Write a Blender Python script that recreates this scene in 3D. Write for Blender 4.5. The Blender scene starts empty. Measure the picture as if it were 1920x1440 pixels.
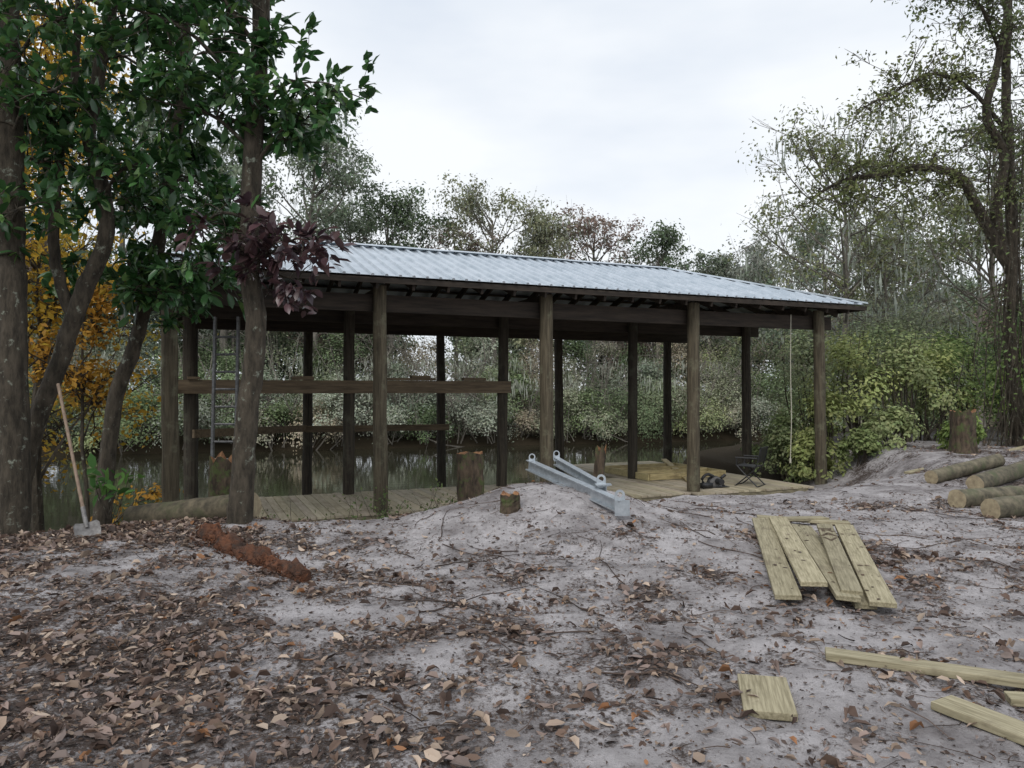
import bpy, math, numpy as np
from mathutils import Vector, Matrix
R = np.random.default_rng(7)
scene = bpy.context.scene
COL = scene.collection

# ------------------------------------------------------------ helpers
class Geo:
    def __init__(s): s.V=[];s.T=[];s.Q=[];s.C=[];s.mt=[];s.mq=[];s.n=0
    def add(s,V,F,C,m=0):
        V=np.asarray(V,float).reshape(-1,3); F=np.asarray(F,int)
        C=np.asarray(C,float)
        if C.ndim==1: C=np.tile(C[:3],(len(V),1))
        s.V.append(V); s.C.append(C[:, :3])
        if F.shape[1]==3: s.T.append(F+s.n); s.mt.append(np.full(len(F),m))
        else: s.Q.append(F+s.n); s.mq.append(np.full(len(F),m))
        s.n+=len(V)
    def build(s,name,mats,smooth=False,parent=None):
        V=np.concatenate(s.V); C=np.concatenate(s.C)
        T=np.concatenate(s.T) if s.T else np.zeros((0,3),int)
        Q=np.concatenate(s.Q) if s.Q else np.zeros((0,4),int)
        mi=np.concatenate([np.concatenate(s.mt) if s.mt else np.zeros(0,int),np.concatenate(s.mq) if s.mq else np.zeros(0,int)])
        me=bpy.data.meshes.new(name)
        me.vertices.add(len(V)); me.vertices.foreach_set('co',V.astype(np.float32).ravel())
        L=np.concatenate([T.ravel(),Q.ravel()]).astype(np.int32)
        me.loops.add(len(L)); me.loops.foreach_set('vertex_index',L)
        np_=len(T)+len(Q); me.polygons.add(np_)
        st=np.concatenate([np.arange(len(T))*3, len(T)*3+np.arange(len(Q))*4]).astype(np.int32)
        me.polygons.foreach_set('loop_start',st)
        me.polygons.foreach_set('material_index',mi.astype(np.int32))
        me.polygons.foreach_set('use_smooth',np.full(np_,smooth))
        me.update(calc_edges=True)
        ca=me.color_attributes.new('Col','FLOAT_COLOR','POINT')
        c4=np.ones((len(V),4),np.float32); c4[:,:3]=C; ca.data.foreach_set('color',c4.ravel())
        for m in mats: me.materials.append(m)
        ob=bpy.data.objects.new(name,me); COL.objects.link(ob)
        if parent: ob.parent=parent
        return ob

def empty(name,loc=(0,0,0),rotz=0):
    e=bpy.data.objects.new(name,None); COL.objects.link(e); e.location=loc; e.rotation_euler=(0,0,rotz); e.empty_display_size=.2
    return e

def nrm(a): 
    return a/np.maximum(np.linalg.norm(a,axis=-1,keepdims=True),1e-9)

def tube(g,P,r,sides=6,col=(.1,.1,.1),m=0,cap=False,rough=0.0):
    P=np.asarray(P,float); k=len(P); r=np.broadcast_to(np.asarray(r,float),(k,))
    T=nrm(np.gradient(P,axis=0))
    mean=T.mean(0); ref=np.array([0,0,1.]) if abs(mean[2])<.8*np.linalg.norm(mean)+1e-9 else np.array([1.,0,0])
    A=nrm(np.cross(T,ref)); B=np.cross(T,A)
    a=np.arange(sides)*2*np.pi/sides
    rr=r[:,None]*np.ones((1,sides))
    if rough: rr=rr*(1+rough*R.standard_normal((k,sides)))
    V=P[:,None,:]+rr[...,None]*(np.cos(a)[None,:,None]*A[:,None,:]+np.sin(a)[None,:,None]*B[:,None,:])
    i=np.arange(k-1)[:,None]*sides; j=np.arange(sides)[None,:]; jn=(j+1)%sides
    F=np.stack([i+j,i+jn,i+sides+jn,i+sides+j],-1).reshape(-1,4)
    g.add(V.reshape(-1,3),F,col,m)
    if cap is not False:
        for e,c in ((0,P[0]),(k-1,P[-1])):
            ring=V[e]; VV=np.vstack([ring,c[None]])
            FF=np.array([[q,(q+1)%sides,sides] for q in range(sides)])
            if e==0: FF=FF[:,::-1]
            g.add(VV,FF,col if cap is True else cap[1],m if cap is True else cap[0])

def smooth_path(P,n):
    P=np.asarray(P,float); k=len(P)
    t=np.linspace(0,k-1,n); out=[]
    for x in t:
        i=min(int(x),k-2); f=x-i
        p0=P[max(i-1,0)];p1=P[i];p2=P[i+1];p3=P[min(i+2,k-1)]
        out.append(.5*((2*p1)+(-p0+p2)*f+(2*p0-5*p1+4*p2-p3)*f*f+(-p0+3*p1-3*p2+p3)*f**3))
    return np.array(out)

DV=np.array([[0,0,0],[.5,.5,.1],[1,0,0],[.5,-.5,.1]]); DF=np.array([[0,3,2,1]])
LV=np.array([[0,0,0],[.28,.40,.07],[.3,0,-.0],[.28,-.40,.07],[.68,.42,.07],[.7,0,.02],[.68,-.42,.07],[1,0,-.04]])
LF=np.array([[0,2,1],[0,3,2],[1,5,4],[1,2,5],[2,6,5],[2,3,6],[4,5,7],[5,6,7]])
def inst(g,TV,TF,pos,d,L,W,col,m=0,normal=None,curl=None):
    n=len(pos); 
    if n==0: return
    d=nrm(d); r=R.standard_normal((n,3)) if normal is None else normal
    N=nrm(r-(r*d).sum(1,keepdims=True)*d); S=np.cross(N,d)
    L=np.broadcast_to(L,(n,)); W=np.broadcast_to(W,(n,))
    zc=np.ones(n) if curl is None else curl
    V=pos[:,None,:]+TV[None,:,0,None]*L[:,None,None]*d[:,None,:]+TV[None,:,1,None]*W[:,None,None]*S[:,None,:]+(TV[None,:,2]*L[:,None]*zc[:,None])[...,None]*N[:,None,:]
    k=len(TV); F=(TF[None]+(np.arange(n)*k)[:,None,None]).reshape(-1,TF.shape[1])
    C=np.repeat(np.asarray(col).reshape(-1,3) if np.ndim(col)>1 else np.tile(col,(n,1)),k,axis=0)
    g.add(V.reshape(-1,3),F,C,m)

_tab=np.random.default_rng(3).random((256,256))
def vn(x,y,sc,off=0):
    x=np.asarray(x,float)*sc+off*17.3+500; y=np.asarray(y,float)*sc+off*9.1+500
    i=np.floor(x).astype(int); j=np.floor(y).astype(int); fx=x-i; fy=y-j
    fx=fx*fx*(3-2*fx); fy=fy*fy*(3-2*fy)
    a=_tab[i%256,j%256];b=_tab[(i+1)%256,j%256];c=_tab[i%256,(j+1)%256];d=_tab[(i+1)%256,(j+1)%256]
    return a*(1-fx)*(1-fy)+b*fx*(1-fy)+c*(1-fx)*fy+d*fx*fy
def ss(a,b,x):
    t=np.clip((x-a)/(b-a),0,1); return t*t*(3-2*t)

# site frame of the boathouse
E0=np.array([-5.52,10.66]); U=np.array([.919,.395]); W_=np.array([-.395,.919])
def sv(s,v): 
    p=E0+U*s+W_*v; return float(p[0]),float(p[1])
ANG=math.atan2(.395,.919)
def gz(x,y):
    x=np.asarray(x,float); y=np.asarray(y,float)
    s=(x-E0[0])*U[0]+(y-E0[1])*U[1]; v=(x-E0[0])*W_[0]+(y-E0[1])*W_[1]
    e=9*ss(13.0,17,s); e2=e*.9+.9*(1-ss(.6,2.6,s))
    z=-.60*ss(-3.2,-.3,v-e2)-1.7*ss(.1,2.4,v-e)
    z=z+.48*np.exp(-((x-.50)/1.25)**2-((y-9.05)/1.15)**2)
    z=z+.32*ss(5.2,9,x)*ss(9.5,14,y)
    near=1-ss(12,22,y)
    z=z+near*(.09*(vn(x,y,.7)-.5)+.06*(vn(x,y,2.1,1)-.5)+.04*(vn(x,y,5.5,2)-.5)+.02*(vn(x,y,13,3)-.5))
    w=-(x+16.5)*.285+(y-35)*.9585
    far=-2.2+1.3*ss(-1.5,1.0,w)+1.6*ss(1,18,w)
    return np.where(w>-1.5,far,np.maximum(z,-2.2))
def litter(x,y):
    a=.30*vn(x,y,.55,5)+.34*vn(x,y,1.9,6)+.36*vn(x,y,5,7)
    b=a+.22*(1-ss(-4.5,.8,x-(8-y)*.25))+.06*(1-ss(3.6,6.2,y))-.22*np.exp(-((x-.3)/2.8)**2-((y-8.6)/1.4)**2)-.07*np.exp(-((x-1.2)/1.8)**2-((y-6.2)/1.6)**2)-.15*ss(7.6,9,y)*ss(-4,-2.5,x)*(1-ss(5,8,x))+.02*ss(1.5,5,x)
    return np.clip((b-.40)/.36,0,1)

# ------------------------------------------------------------ materials
def newmat(name):
    m=bpy.data.materials.new(name); m.use_nodes=True; nt=m.node_tree
    return m,nt,nt.nodes['Principled BSDF']
def N(nt,t,**k):
    n=nt.nodes.new(t)
    for a,b in k.items():
        if a in n.inputs: n.inputs[a].default_value=b
        else: setattr(n,a,b)
    return n
def noise_mat(name,c1,c2,scale=5,stretch=(1,1,1),rough=.8,bump=.3,metal=0,detail=8,lo=.35,hi=.65,c3=None,c3scale=3,c3lo=.6,c3hi=.68,attr=False,coord='Object',bdist=.01):
    m,nt,b=newmat(name); L=nt.links
    tc=N(nt,'ShaderNodeTexCoord'); mp=N(nt,'ShaderNodeMapping'); mp.inputs['Scale'].default_value=stretch
    L.new(tc.outputs[coord],mp.inputs[0])
    n=N(nt,'ShaderNodeTexNoise',Scale=scale,Detail=detail,Roughness=.65); L.new(mp.outputs[0],n.inputs['Vector'])
    cr=N(nt,'ShaderNodeValToRGB'); L.new(n.outputs[0],cr.inputs[0])
    cr.color_ramp.elements[0].position=lo; cr.color_ramp.elements[0].color=(*c1,1)
    cr.color_ramp.elements[1].position=hi; cr.color_ramp.elements[1].color=(*c2,1)
    out=cr.outputs[0]
    if c3:
        n2=N(nt,'ShaderNodeTexNoise',Scale=c3scale,Detail=6,Roughness=.7); L.new(tc.outputs[coord],n2.inputs['Vector'])
        r2=N(nt,'ShaderNodeMapRange'); r2.inputs['From Min'].default_value=c3lo; r2.inputs['From Max'].default_value=c3hi; L.new(n2.outputs[0],r2.inputs[0])
        mx=N(nt,'ShaderNodeMix',data_type='RGBA'); L.new(r2.outputs[0],mx.inputs[0]); L.new(out,mx.inputs[6]); mx.inputs[7].default_value=(*c3,1); out=mx.outputs[2]
    if attr:
        at=N(nt,'ShaderNodeAttribute',attribute_name='Col'); mx=N(nt,'ShaderNodeMix',data_type='RGBA',blend_type='MULTIPLY'); mx.inputs[0].default_value=1
        L.new(out,mx.inputs[6]); L.new(at.outputs[0],mx.inputs[7]); out=mx.outputs[2]
    L.new(out,b.inputs['Base Color']); b.inputs['Roughness'].default_value=rough; b.inputs['Metallic'].default_value=metal
    if bump:
        bp=N(nt,'ShaderNodeBump',Strength=bump,Distance=bdist); L.new(n.outputs[0],bp.inputs['Height']); L.new(bp.outputs[0],b.inputs['Normal'])
    return m
def leaf_mat(name,rough=.5,trans=.3,spec=.3):
    m,nt,b=newmat(name); L=nt.links
    at=N(nt,'ShaderNodeAttribute',attribute_name='Col'); L.new(at.outputs[0],b.inputs['Base Color'])
    b.inputs['Roughness'].default_value=rough; b.inputs['Specular IOR Level'].default_value=spec
    if trans:
        t=N(nt,'ShaderNodeBsdfTranslucent'); L.new(at.outputs[0],t.inputs[0]); mx=N(nt,'ShaderNodeMixShader'); mx.inputs[0].default_value=trans
        L.new(b.outputs[0],mx.inputs[1]); L.new(t.outputs[0],mx.inputs[2]); L.new(mx.outputs[0],nt.nodes['Material Output'].inputs[0])
    return m
M_leaf=leaf_mat('foliage',.65,.3,.15)
M_mag=leaf_mat('magnolia_leaf',.28,.22,.5)
M_dead=leaf_mat('dead_leaf',.75,.1,.2)
M_attr=leaf_mat('twig',.85,0,.2)
M_bark=noise_mat('bark',(.025,.020,.013),(.095,.077,.055),14,(1,1,.3),.95,1.,c3=(.27,.29,.23),c3scale=9,c3lo=.59,c3hi=.69,bdist=.04)
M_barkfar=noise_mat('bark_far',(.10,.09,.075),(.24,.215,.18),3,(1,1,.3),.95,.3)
M_post=noise_mat('post_wood',(.038,.030,.020),(.125,.102,.072),9,(3,3,.2),.9,.7,attr=True,c3=(.16,.155,.11),c3scale=3.5,c3lo=.53,c3hi=.72,bdist=.02)
M_beam=noise_mat('beam_wood',(.018,.013,.009),(.052,.038,.027),6,(.3,3,3),.85,.3)
M_brown=noise_mat('rail_wood',(.075,.052,.03),(.17,.125,.075),5,(.4,4,4),.8,.3)
M_pt=noise_mat('treated_lumber',(.21,.18,.105),(.41,.36,.235),9,(.35,6,6),.75,.35,lo=.38,hi=.6,c3=(.13,.10,.06),c3scale=2.6,c3lo=.54,c3hi=.78,attr=True)
M_deck=noise_mat('deck_boards',(.35,.30,.21),(.50,.44,.33),6,(4,.5,1),.8,.2,attr=True,c3=(.23,.19,.13),c3scale=1.6,c3lo=.52,c3hi=.75)
M_logside=noise_mat('log_side',(.07,.062,.042),(.21,.18,.12),9,(1,1,1),.9,.5,attr=True,c3=(.10,.11,.055),c3scale=3,c3lo=.5,c3hi=.65)
M_end=noise_mat('log_end',(.24,.19,.12),(.40,.33,.21),14,(1,1,1),.8,.2)
M_rot=noise_mat('rotten_wood',(.03,.011,.006),(.23,.085,.035),20,(1,1,1),.95,1.,bdist=.03,c3=(.045,.028,.02),c3scale=5,c3lo=.45,c3hi=.6)
M_stump=noise_mat('stump_bark',(.025,.018,.012),(.12,.085,.055),14,(1,1,.3),.95,1.,c3=(.075,.095,.03),c3scale=6,c3lo=.5,c3hi=.62,bdist=.04)
M_stumptop=noise_mat('stump_top',(.12,.05,.022),(.34,.18,.085),18,(1,1,1),.9,.5)
M_galv=noise_mat('galvanized_steel',(.42,.46,.49),(.60,.64,.67),14,(1,1,1),.42,.05,metal=.75)
M_roof=noise_mat('galvalume_roof',(.44,.50,.55),(.62,.67,.72),2.5,(1,1,1),.32,.03,metal=.65)
M_black=noise_mat('black_plastic',(.012,.012,.013),(.03,.03,.032),20,(1,1,1),.5,.1)
M_lad=noise_mat('ladder_metal',(.10,.10,.10),(.24,.24,.24),15,(1,1,1),.5,.1,metal=.3)
M_steel=noise_mat('worn_steel',(.12,.11,.105),(.28,.27,.26),14,(1,1,1),.6,.2,metal=.3)
M_handle=noise_mat('shovel_handle',(.17,.115,.08),(.30,.22,.155),8,(5,5,.4),.7,.2)
M_rope=noise_mat('rope',(.40,.38,.30),(.55,.52,.42),30,(1,1,1),.9,.2)

def ground_mat():
    m,nt,b=newmat('sandy_ground'); L=nt.links
    tc=N(nt,'ShaderNodeTexCoord'); O=tc.outputs['Object']
    at=N(nt,'ShaderNodeAttribute',attribute_name='Col'); sep=N(nt,'ShaderNodeSeparateColor'); L.new(at.outputs[0],sep.inputs[0])
    n1=N(nt,'ShaderNodeTexNoise',Scale=1.6,Detail=9,Roughness=.7); L.new(O,n1.inputs['Vector'])
    sand=N(nt,'ShaderNodeValToRGB'); L.new(n1.outputs[0],sand.inputs[0])
    e=sand.color_ramp.elements; e[0].position=.33;e[0].color=(.21,.188,.185,1);e[1].position=.58;e[1].color=(.58,.545,.545,1)
    n2=N(nt,'ShaderNodeTexNoise',Scale=17,Detail=8,Roughness=.75); L.new(O,n2.inputs['Vector'])
    n3=N(nt,'ShaderNodeTexNoise',Scale=70,Detail=5,Roughness=.7); L.new(O,n3.inputs['Vector'])
    ad=N(nt,'ShaderNodeMath',operation='MULTIPLY_ADD'); L.new(sep.outputs[0],ad.inputs[0]); ad.inputs[1].default_value=.22; L.new(n2.outputs[0],ad.inputs[2])
    ad2=N(nt,'ShaderNodeMath',operation='MULTIPLY_ADD'); L.new(n3.outputs[0],ad2.inputs[0]); ad2.inputs[1].default_value=.45; L.new(ad.outputs[0],ad2.inputs[2])
    mr=N(nt,'ShaderNodeMapRange'); L.new(ad2.outputs[0],mr.inputs[0]); mr.inputs['From Min'].default_value=.78; mr.inputs['From Max'].default_value=.93
    dirt=N(nt,'ShaderNodeValToRGB'); L.new(n3.outputs[0],dirt.inputs[0]); e=dirt.color_ramp.elements
    e[0].position=.35;e[0].color=(.03,.022,.020,1);e[1].position=.7;e[1].color=(.19,.15,.13,1)
    mx=N(nt,'ShaderNodeMix',data_type='RGBA'); L.new(mr.outputs[0],mx.inputs[0]); L.new(sand.outputs[0],mx.inputs[6]); L.new(dirt.outputs[0],mx.inputs[7])
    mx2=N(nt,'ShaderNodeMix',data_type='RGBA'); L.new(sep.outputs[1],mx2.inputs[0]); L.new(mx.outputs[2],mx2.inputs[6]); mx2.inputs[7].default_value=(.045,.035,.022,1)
    L.new(mx2.outputs[2],b.inputs['Base Color']); b.inputs['Roughness'].default_value=.95; b.inputs['Specular IOR Level'].default_value=.15
    sm=N(nt,'ShaderNodeMath',operation='ADD'); L.new(n2.outputs[0],sm.inputs[0]); L.new(n3.outputs[0],sm.inputs[1])
    bp=N(nt,'ShaderNodeBump',Strength=.9,Distance=.035); L.new(sm.outputs[0],bp.inputs['Height']); L.new(bp.outputs[0],b.inputs['Normal'])
    return m
M_ground=ground_mat()
def water_mat():
    m,nt,b=newmat('river_water'); L=nt.links
    b.inputs['Base Color'].default_value=(.032,.030,.019,1); b.inputs['Roughness'].default_value=.035; b.inputs['IOR'].default_value=1.36
    tc=N(nt,'ShaderNodeTexCoord'); mp=N(nt,'ShaderNodeMapping'); mp.inputs['Scale'].default_value=(1,2.2,1); L.new(tc.outputs['Object'],mp.inputs[0])
    n=N(nt,'ShaderNodeTexNoise',Scale=1.3,Detail=4); L.new(mp.outputs[0],n.inputs['Vector'])
    bp=N(nt,'ShaderNodeBump',Strength=.10,Distance=.03); L.new(n.outputs[0],bp.inputs['Height']); L.new(bp.outputs[0],b.inputs['Normal'])
    return m
M_water=water_mat()

# ------------------------------------------------------------ ground, water
def axis(parts):
    out=[]
    for a,b,st in parts: out.append(np.arange(a,b,st))
    return np.concatenate(out+[[parts[-1][1]]])
xs=axis([(-320,-60,20),(-60,-12,1.5),(-12,-6,.15),(-6,6.5,.05),(6.5,14,.12),(14,60,1.5),(60,320,20)])
ys=axis([(-60,0,4),(0,2.4,.2),(2.4,11.5,.045),(11.5,17,.12),(17,32,.6),(32,60,.8),(60,100,4),(100,420,20)])
X,Y=np.meshgrid(xs,ys); Z=gz(X,Y); nx,ny=len(xs),len(ys)
s_=(X-E0[0])*U[0]+(Y-E0[1])*U[1]; v_=(X-E0[0])*W_[0]+(Y-E0[1])*W_[1]
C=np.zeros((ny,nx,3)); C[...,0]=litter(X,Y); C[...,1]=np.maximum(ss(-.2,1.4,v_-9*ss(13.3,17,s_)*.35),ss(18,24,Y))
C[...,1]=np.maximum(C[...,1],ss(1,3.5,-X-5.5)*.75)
i=np.arange(ny-1)[:,None]*nx; j=np.arange(nx-1)[None,:]
F=np.stack([i+j,i+j+1,i+nx+j+1,i+nx+j],-1).reshape(-1,4)
g=Geo(); g.add(np.stack([X,Y,Z],-1),F,C.reshape(-1,3)); g.build('ground',[M_ground],True)
g=Geo(); g.add([[-300,8,-1.4],[300,8,-1.4],[300,130,-1.4],[-300,130,-1.4]],[[0,1,2,3]],(0,0,0)); g.build('river',[M_water])

# ------------------------------------------------------------ leaf litter
def brownmix(n):
    pal=np.array([[.18,.12,.09],[.34,.255,.195],[.28,.21,.18],[.08,.055,.045],[.14,.095,.075],[.47,.37,.29],[.28,.14,.07],[.21,.165,.145]])
    p=R.choice(len(pal),n,p=[.15,.19,.18,.12,.14,.09,.03,.10]); return pal[p]*(.65+.6*R.random((n,1)))
def scatter(n,x0,x1,y0,y1,fn):
    x=x0+(x1-x0)*R.random(n); y=y0+(y1-y0)*R.random(n); k=R.random(n)<fn(x,y); return x[k],y[k]
g=Geo()
def litter_leaves(n,x0,x1,y0,y1,sc,p):
    x,y=scatter(n,x0,x1,y0,y1,lambda a,b:np.clip(litter(a,b)**1.25*.95+.05,0,1)*p)
    k=len(x); z=gz(x,y)
    az=R.random(k)*6.283; d=np.stack([np.cos(az),np.sin(az),R.normal(0,.25,k)],1)
    L=sc*(.025+.085*R.random(k)**1.9); Wd=L*(.28+.36*R.random(k))
    nn=np.stack([R.normal(0,.4,k),R.normal(0,.4,k),np.ones(k)],1)
    inst(g,LV,LF,np.stack([x,y,z+.005+.014*R.random(k)],1),d,L,Wd,brownmix(k),0,nn,R.normal(1.2,2.4,k))
litter_leaves(70000,-6.5,7,2.4,10.5,1.0,.9)
litter_leaves(8000,-10,-2.5,6,12,1.1,.9)
litter_leaves(9000,4,14,8,18,1.1,.6)
g.build('leaf_litter',[M_dead])
g=Geo()
x,y=scatter(170000,-6.5,8,2.4,11,lambda a,b:np.clip(litter(a,b)*.75+.22,0,1)); k=len(x)
az=R.random(k)*6.283; d=np.stack([np.cos(az),np.sin(az),R.normal(0,.2,k)],1); L=.010+.035*R.random(k)**2
inst(g,DV,DF,np.stack([x,y,gz(x,y)+.006],1),d,L,L*(.12+.6*R.random(k)),brownmix(k)*(.3+.5*R.random((k,1))),0,np.stack([R.normal(0,.4,k),R.normal(0,.4,k),np.ones(k)],1))
x,y=scatter(5600,-6.5,9,2.4,13,lambda a,b:np.clip(litter(a,b)*.7+.25,0,1))
for a,b in zip(x,y):
    az=R.random()*6.283; L=.06+.5*R.random()**3; n=5; t=np.linspace(0,1,n)
    az2=az+np.cumsum(R.normal(0,.22,n)); px=a+np.cumsum(np.cos(az2))*L/n; py=b+np.cumsum(np.sin(az2))*L/n
    P=np.stack([px,py,gz(px,py)+.008+.012*R.random()],1); c=np.array([.08,.057,.045])*(.4+1.1*R.random())
    tube(g,P,(.0020+.0035*R.random()**2)*(1-.5*t),3,c)
for _ in range(60):
    a=R.uniform(-1,6.5); b=R.uniform(4,10.5); az=R.random()*6.283; L=.6+.9*R.random(); n=9; t=np.linspace(0,1,n)
    az2=az+np.cumsum(R.normal(0,.16,n)); px=a+np.cumsum(np.cos(az2))*L/n; py=b+np.cumsum(np.sin(az2))*L/n
    tube(g,np.stack([px,py,gz(px,py)+.012],1),.006*(1-.6*t),4,np.array([.07,.05,.04])*(.6+.8*R.random()))
g.build('fallen_twigs',[M_attr])

# ------------------------------------------------------------ boathouse
house=empty('boathouse',(E0[0],E0[1],0),ANG)     # local x = along eave, y = depth
def board(g,p0,p1,w,h,col=(1,1,1),m=0,up=(0,0,1)):
    p0=np.array(p0,float);p1=np.array(p1,float); d=p1-p0; d/=np.linalg.norm(d); up=np.array(up,float)
    s=np.cross(up,d); s/=np.linalg.norm(s); u=np.cross(d,s)
    V=[]
    for p in (p0,p1):
        for a,b in ((-1,-1),(1,-1),(1,1),(-1,1)): V.append(p+s*a*w/2+u*b*h/2)
    g.add(V,[[0,3,2,1],[4,5,6,7],[0,1,5,4],[1,2,6,5],[2,3,7,6],[3,0,4,7]],col,m)
LEN=14.52; WID=6.3; EZ=3.45; RZ=4.50; H=WID/2; RI=H
g=Geo(); sl=(RZ-EZ)/H
cor=[(0,0,EZ),(LEN,0,EZ),(LEN,WID,EZ),(0,WID,EZ)]; r0=(RI,H,RZ); r1=(LEN-RI,H,RZ)
g.add([cor[0],cor[1],r1,r0],[[0,1,2,3]],(1,1,1)); g.add([cor[2],cor[3],r0,r1],[[0,1,2,3]],(1,1,1))
g.add([cor[1],cor[2],r1],[[0,1,2]],(1,1,1)); g.add([cor[3],cor[0],r0],[[0,1,2]],(1,1,1))
def rib(p0,p1,side):
    p0=np.array(p0);p1=np.array(p1);side=np.array(side,float)
    d=p1-p0; n=np.cross(side,d); n/=np.linalg.norm(n); n*=np.sign(n[2])
    V=[]
    for p in (p0,p1): V+= [p-side*.036+n*.001,p-side*.016+n*.036,p+side*.016+n*.036,p+side*.036+n*.001]
    g.add(V,[[0,1,5,4],[1,2,6,5],[2,3,7,6]],(1,1,1)); g.add([V[0],V[1],V[2],V[3]],[[0,1,2,3]],(1,1,1))
k=.115
while k<LEN:
    e=min(k,LEN-k,H)-.05
    if e>.1:
        rib((k,-.03,EZ-.03*sl),(k,e,EZ+e*sl),(1,0,0)); rib((k,WID+.03,EZ-.03*sl),(k,WID-e,EZ+e*sl),(1,0,0))
    k+=.229
k=.115
while k<WID:
    e=min(k,WID-k)-.05
    if e>.1: rib((-.03,k,EZ-.03*sl),(e,k,EZ+e*sl),(0,1,0)); rib((LEN+.03,k,EZ-.03*sl),(LEN-e,k,EZ+e*sl),(0,1,0))
    k+=.229
def cap(p0,p1,w=.16,dz=.03):
    p0=np.array(p0,float);p1=np.array(p1,float); d=p1-p0; s=np.cross(d,(0,0,1)); s/=np.linalg.norm(s)
    V=[p0+s*w+(0,0,dz-w*sl*.72),p0+(0,0,dz+.02),p0-s*w+(0,0,dz-w*sl*.72),p1+s*w+(0,0,dz-w*sl*.72),p1+(0,0,dz+.02),p1-s*w+(0,0,dz-w*sl*.72)]
    g.add(V,[[0,1,4,3],[1,2,5,4]],(1,1,1))
n=3; 
for q in range(n):
    a=np.array(r0)+(np.array(r1)-np.array(r0))*q/n; b=np.array(r0)+(np.array(r1)-np.array(r0))*(q+1.02)/n
    cap(a,b,.17,.042+.006*(q%2))
for c,r in ((cor[0],r0),(cor[1],r1),(cor[2],r1),(cor[3],r0)): cap(c,r,.13,.040)
roof=g.build('roof',[M_roof],False,house)
g=Geo()
board(g,(.02,.03,EZ-.075),(LEN-.02,.03,EZ-.075),.04,.09); board(g,(.02,WID-.03,EZ-.075),(LEN-.02,WID-.03,EZ-.075),.04,.09)
board(g,(.03,.06,EZ-.075),(.03,WID-.06,EZ-.075),.04,.09); board(g,(LEN-.03,.06,EZ-.075),(LEN-.03,WID-.06,EZ-.075),.04,.09)
k=.6
while k<LEN-.3:
    e=min(k,LEN-k,H)
    for sgn in (0,1):
        y0=.06 if not sgn else WID-.06; y1=e if not sgn else WID-e
        board(g,(k,y0,EZ-.14),(k,y1,EZ-.14+(e-.06)*sl),.045,.14)
    k+=.61
for y in np.arange(.3,H,.55):
    for yy in (y,WID-y): board(g,(y,yy,EZ+y*sl-.035),(LEN-y,yy,EZ+y*sl-.035),.09,.035)
for x in np.arange(.3,H,.55):
    for xx in (x,LEN-x): board(g,(xx,x,EZ+x*sl-.035),(xx,WID-x,EZ+x*sl-.035),.09,.035)
for k in np.arange(.8,H,.61):
    board(g,(.06,k,EZ-.14),(k,k,EZ-.14+(k-.06)*sl),.045,.14); board(g,(LEN-.06,k,EZ-.14),(LEN-k,k,EZ-.14+(k-.06)*sl),.045,.14)
    board(g,(.06,WID-k,EZ-.14),(k,WID-k,EZ-.14+(k-.06)*sl),.045,.14); board(g,(LEN-.06,WID-k,EZ-.14),(LEN-k,WID-k,EZ-.14+(k-.06)*sl),.045,.14)
SA=[.58,3.78,6.87,10.15,13.54]; SB=[.85,3.70,6.95,10.2,13.5]; SC=[.9,3.35,6.6,9.9,13.35]
VA,VB,VC=.4,2.72,5.85
for v in (VA+.17,VB+.17,VC-.17): board(g,(.35,v,3.06),(14.0,v,3.06),.075,.29)
for s in (.75,3.9,7.05,10.3,13.36): board(g,(s,.62,3.28),(s,5.8,3.28),.075,.24)
frame=g.build('roof_framing',[M_beam],False,house)
g=Geo()
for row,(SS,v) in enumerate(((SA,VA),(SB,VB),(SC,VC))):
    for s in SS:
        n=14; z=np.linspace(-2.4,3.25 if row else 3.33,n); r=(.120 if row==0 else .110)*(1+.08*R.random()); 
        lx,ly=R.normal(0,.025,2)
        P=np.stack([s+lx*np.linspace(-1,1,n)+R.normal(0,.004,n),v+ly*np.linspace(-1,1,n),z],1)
        c=(1.05 if row==0 else .5); c=np.array([c,c,c])*(.8+.35*R.random());  # rear rows tinted darker: their backlit shade is put into the colour
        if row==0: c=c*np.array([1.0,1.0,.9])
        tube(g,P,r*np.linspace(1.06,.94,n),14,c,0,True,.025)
posts=g.build('posts',[M_post],True,house)
g=Geo()
board(g,(.55,VB-.16,1.645),(7.08,VB-.16,1.645),.045,.25)
board(g,(.9,VB-.13,.80),(3.3,VC-.15,.70),.045,.15); board(g,(3.3,VC-.16,.68),(6.75,VC-.16,.66),.045,.15)
board(g,(.55,.5,1.60),(.55,2.5,1.62),.045,.2)
for a,b,h in ((2.6,3.0,.07),(4.3,5.4,.05),(6.0,6.5,.06),(.8,1.0,.05),(4.9,5.3,.10)):
    board(g,(a,VB-.16,1.775+h/2),(b,VB-.14,1.775+h/2),.14,h)
g.build('rails',[M_brown],False,house)

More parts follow.
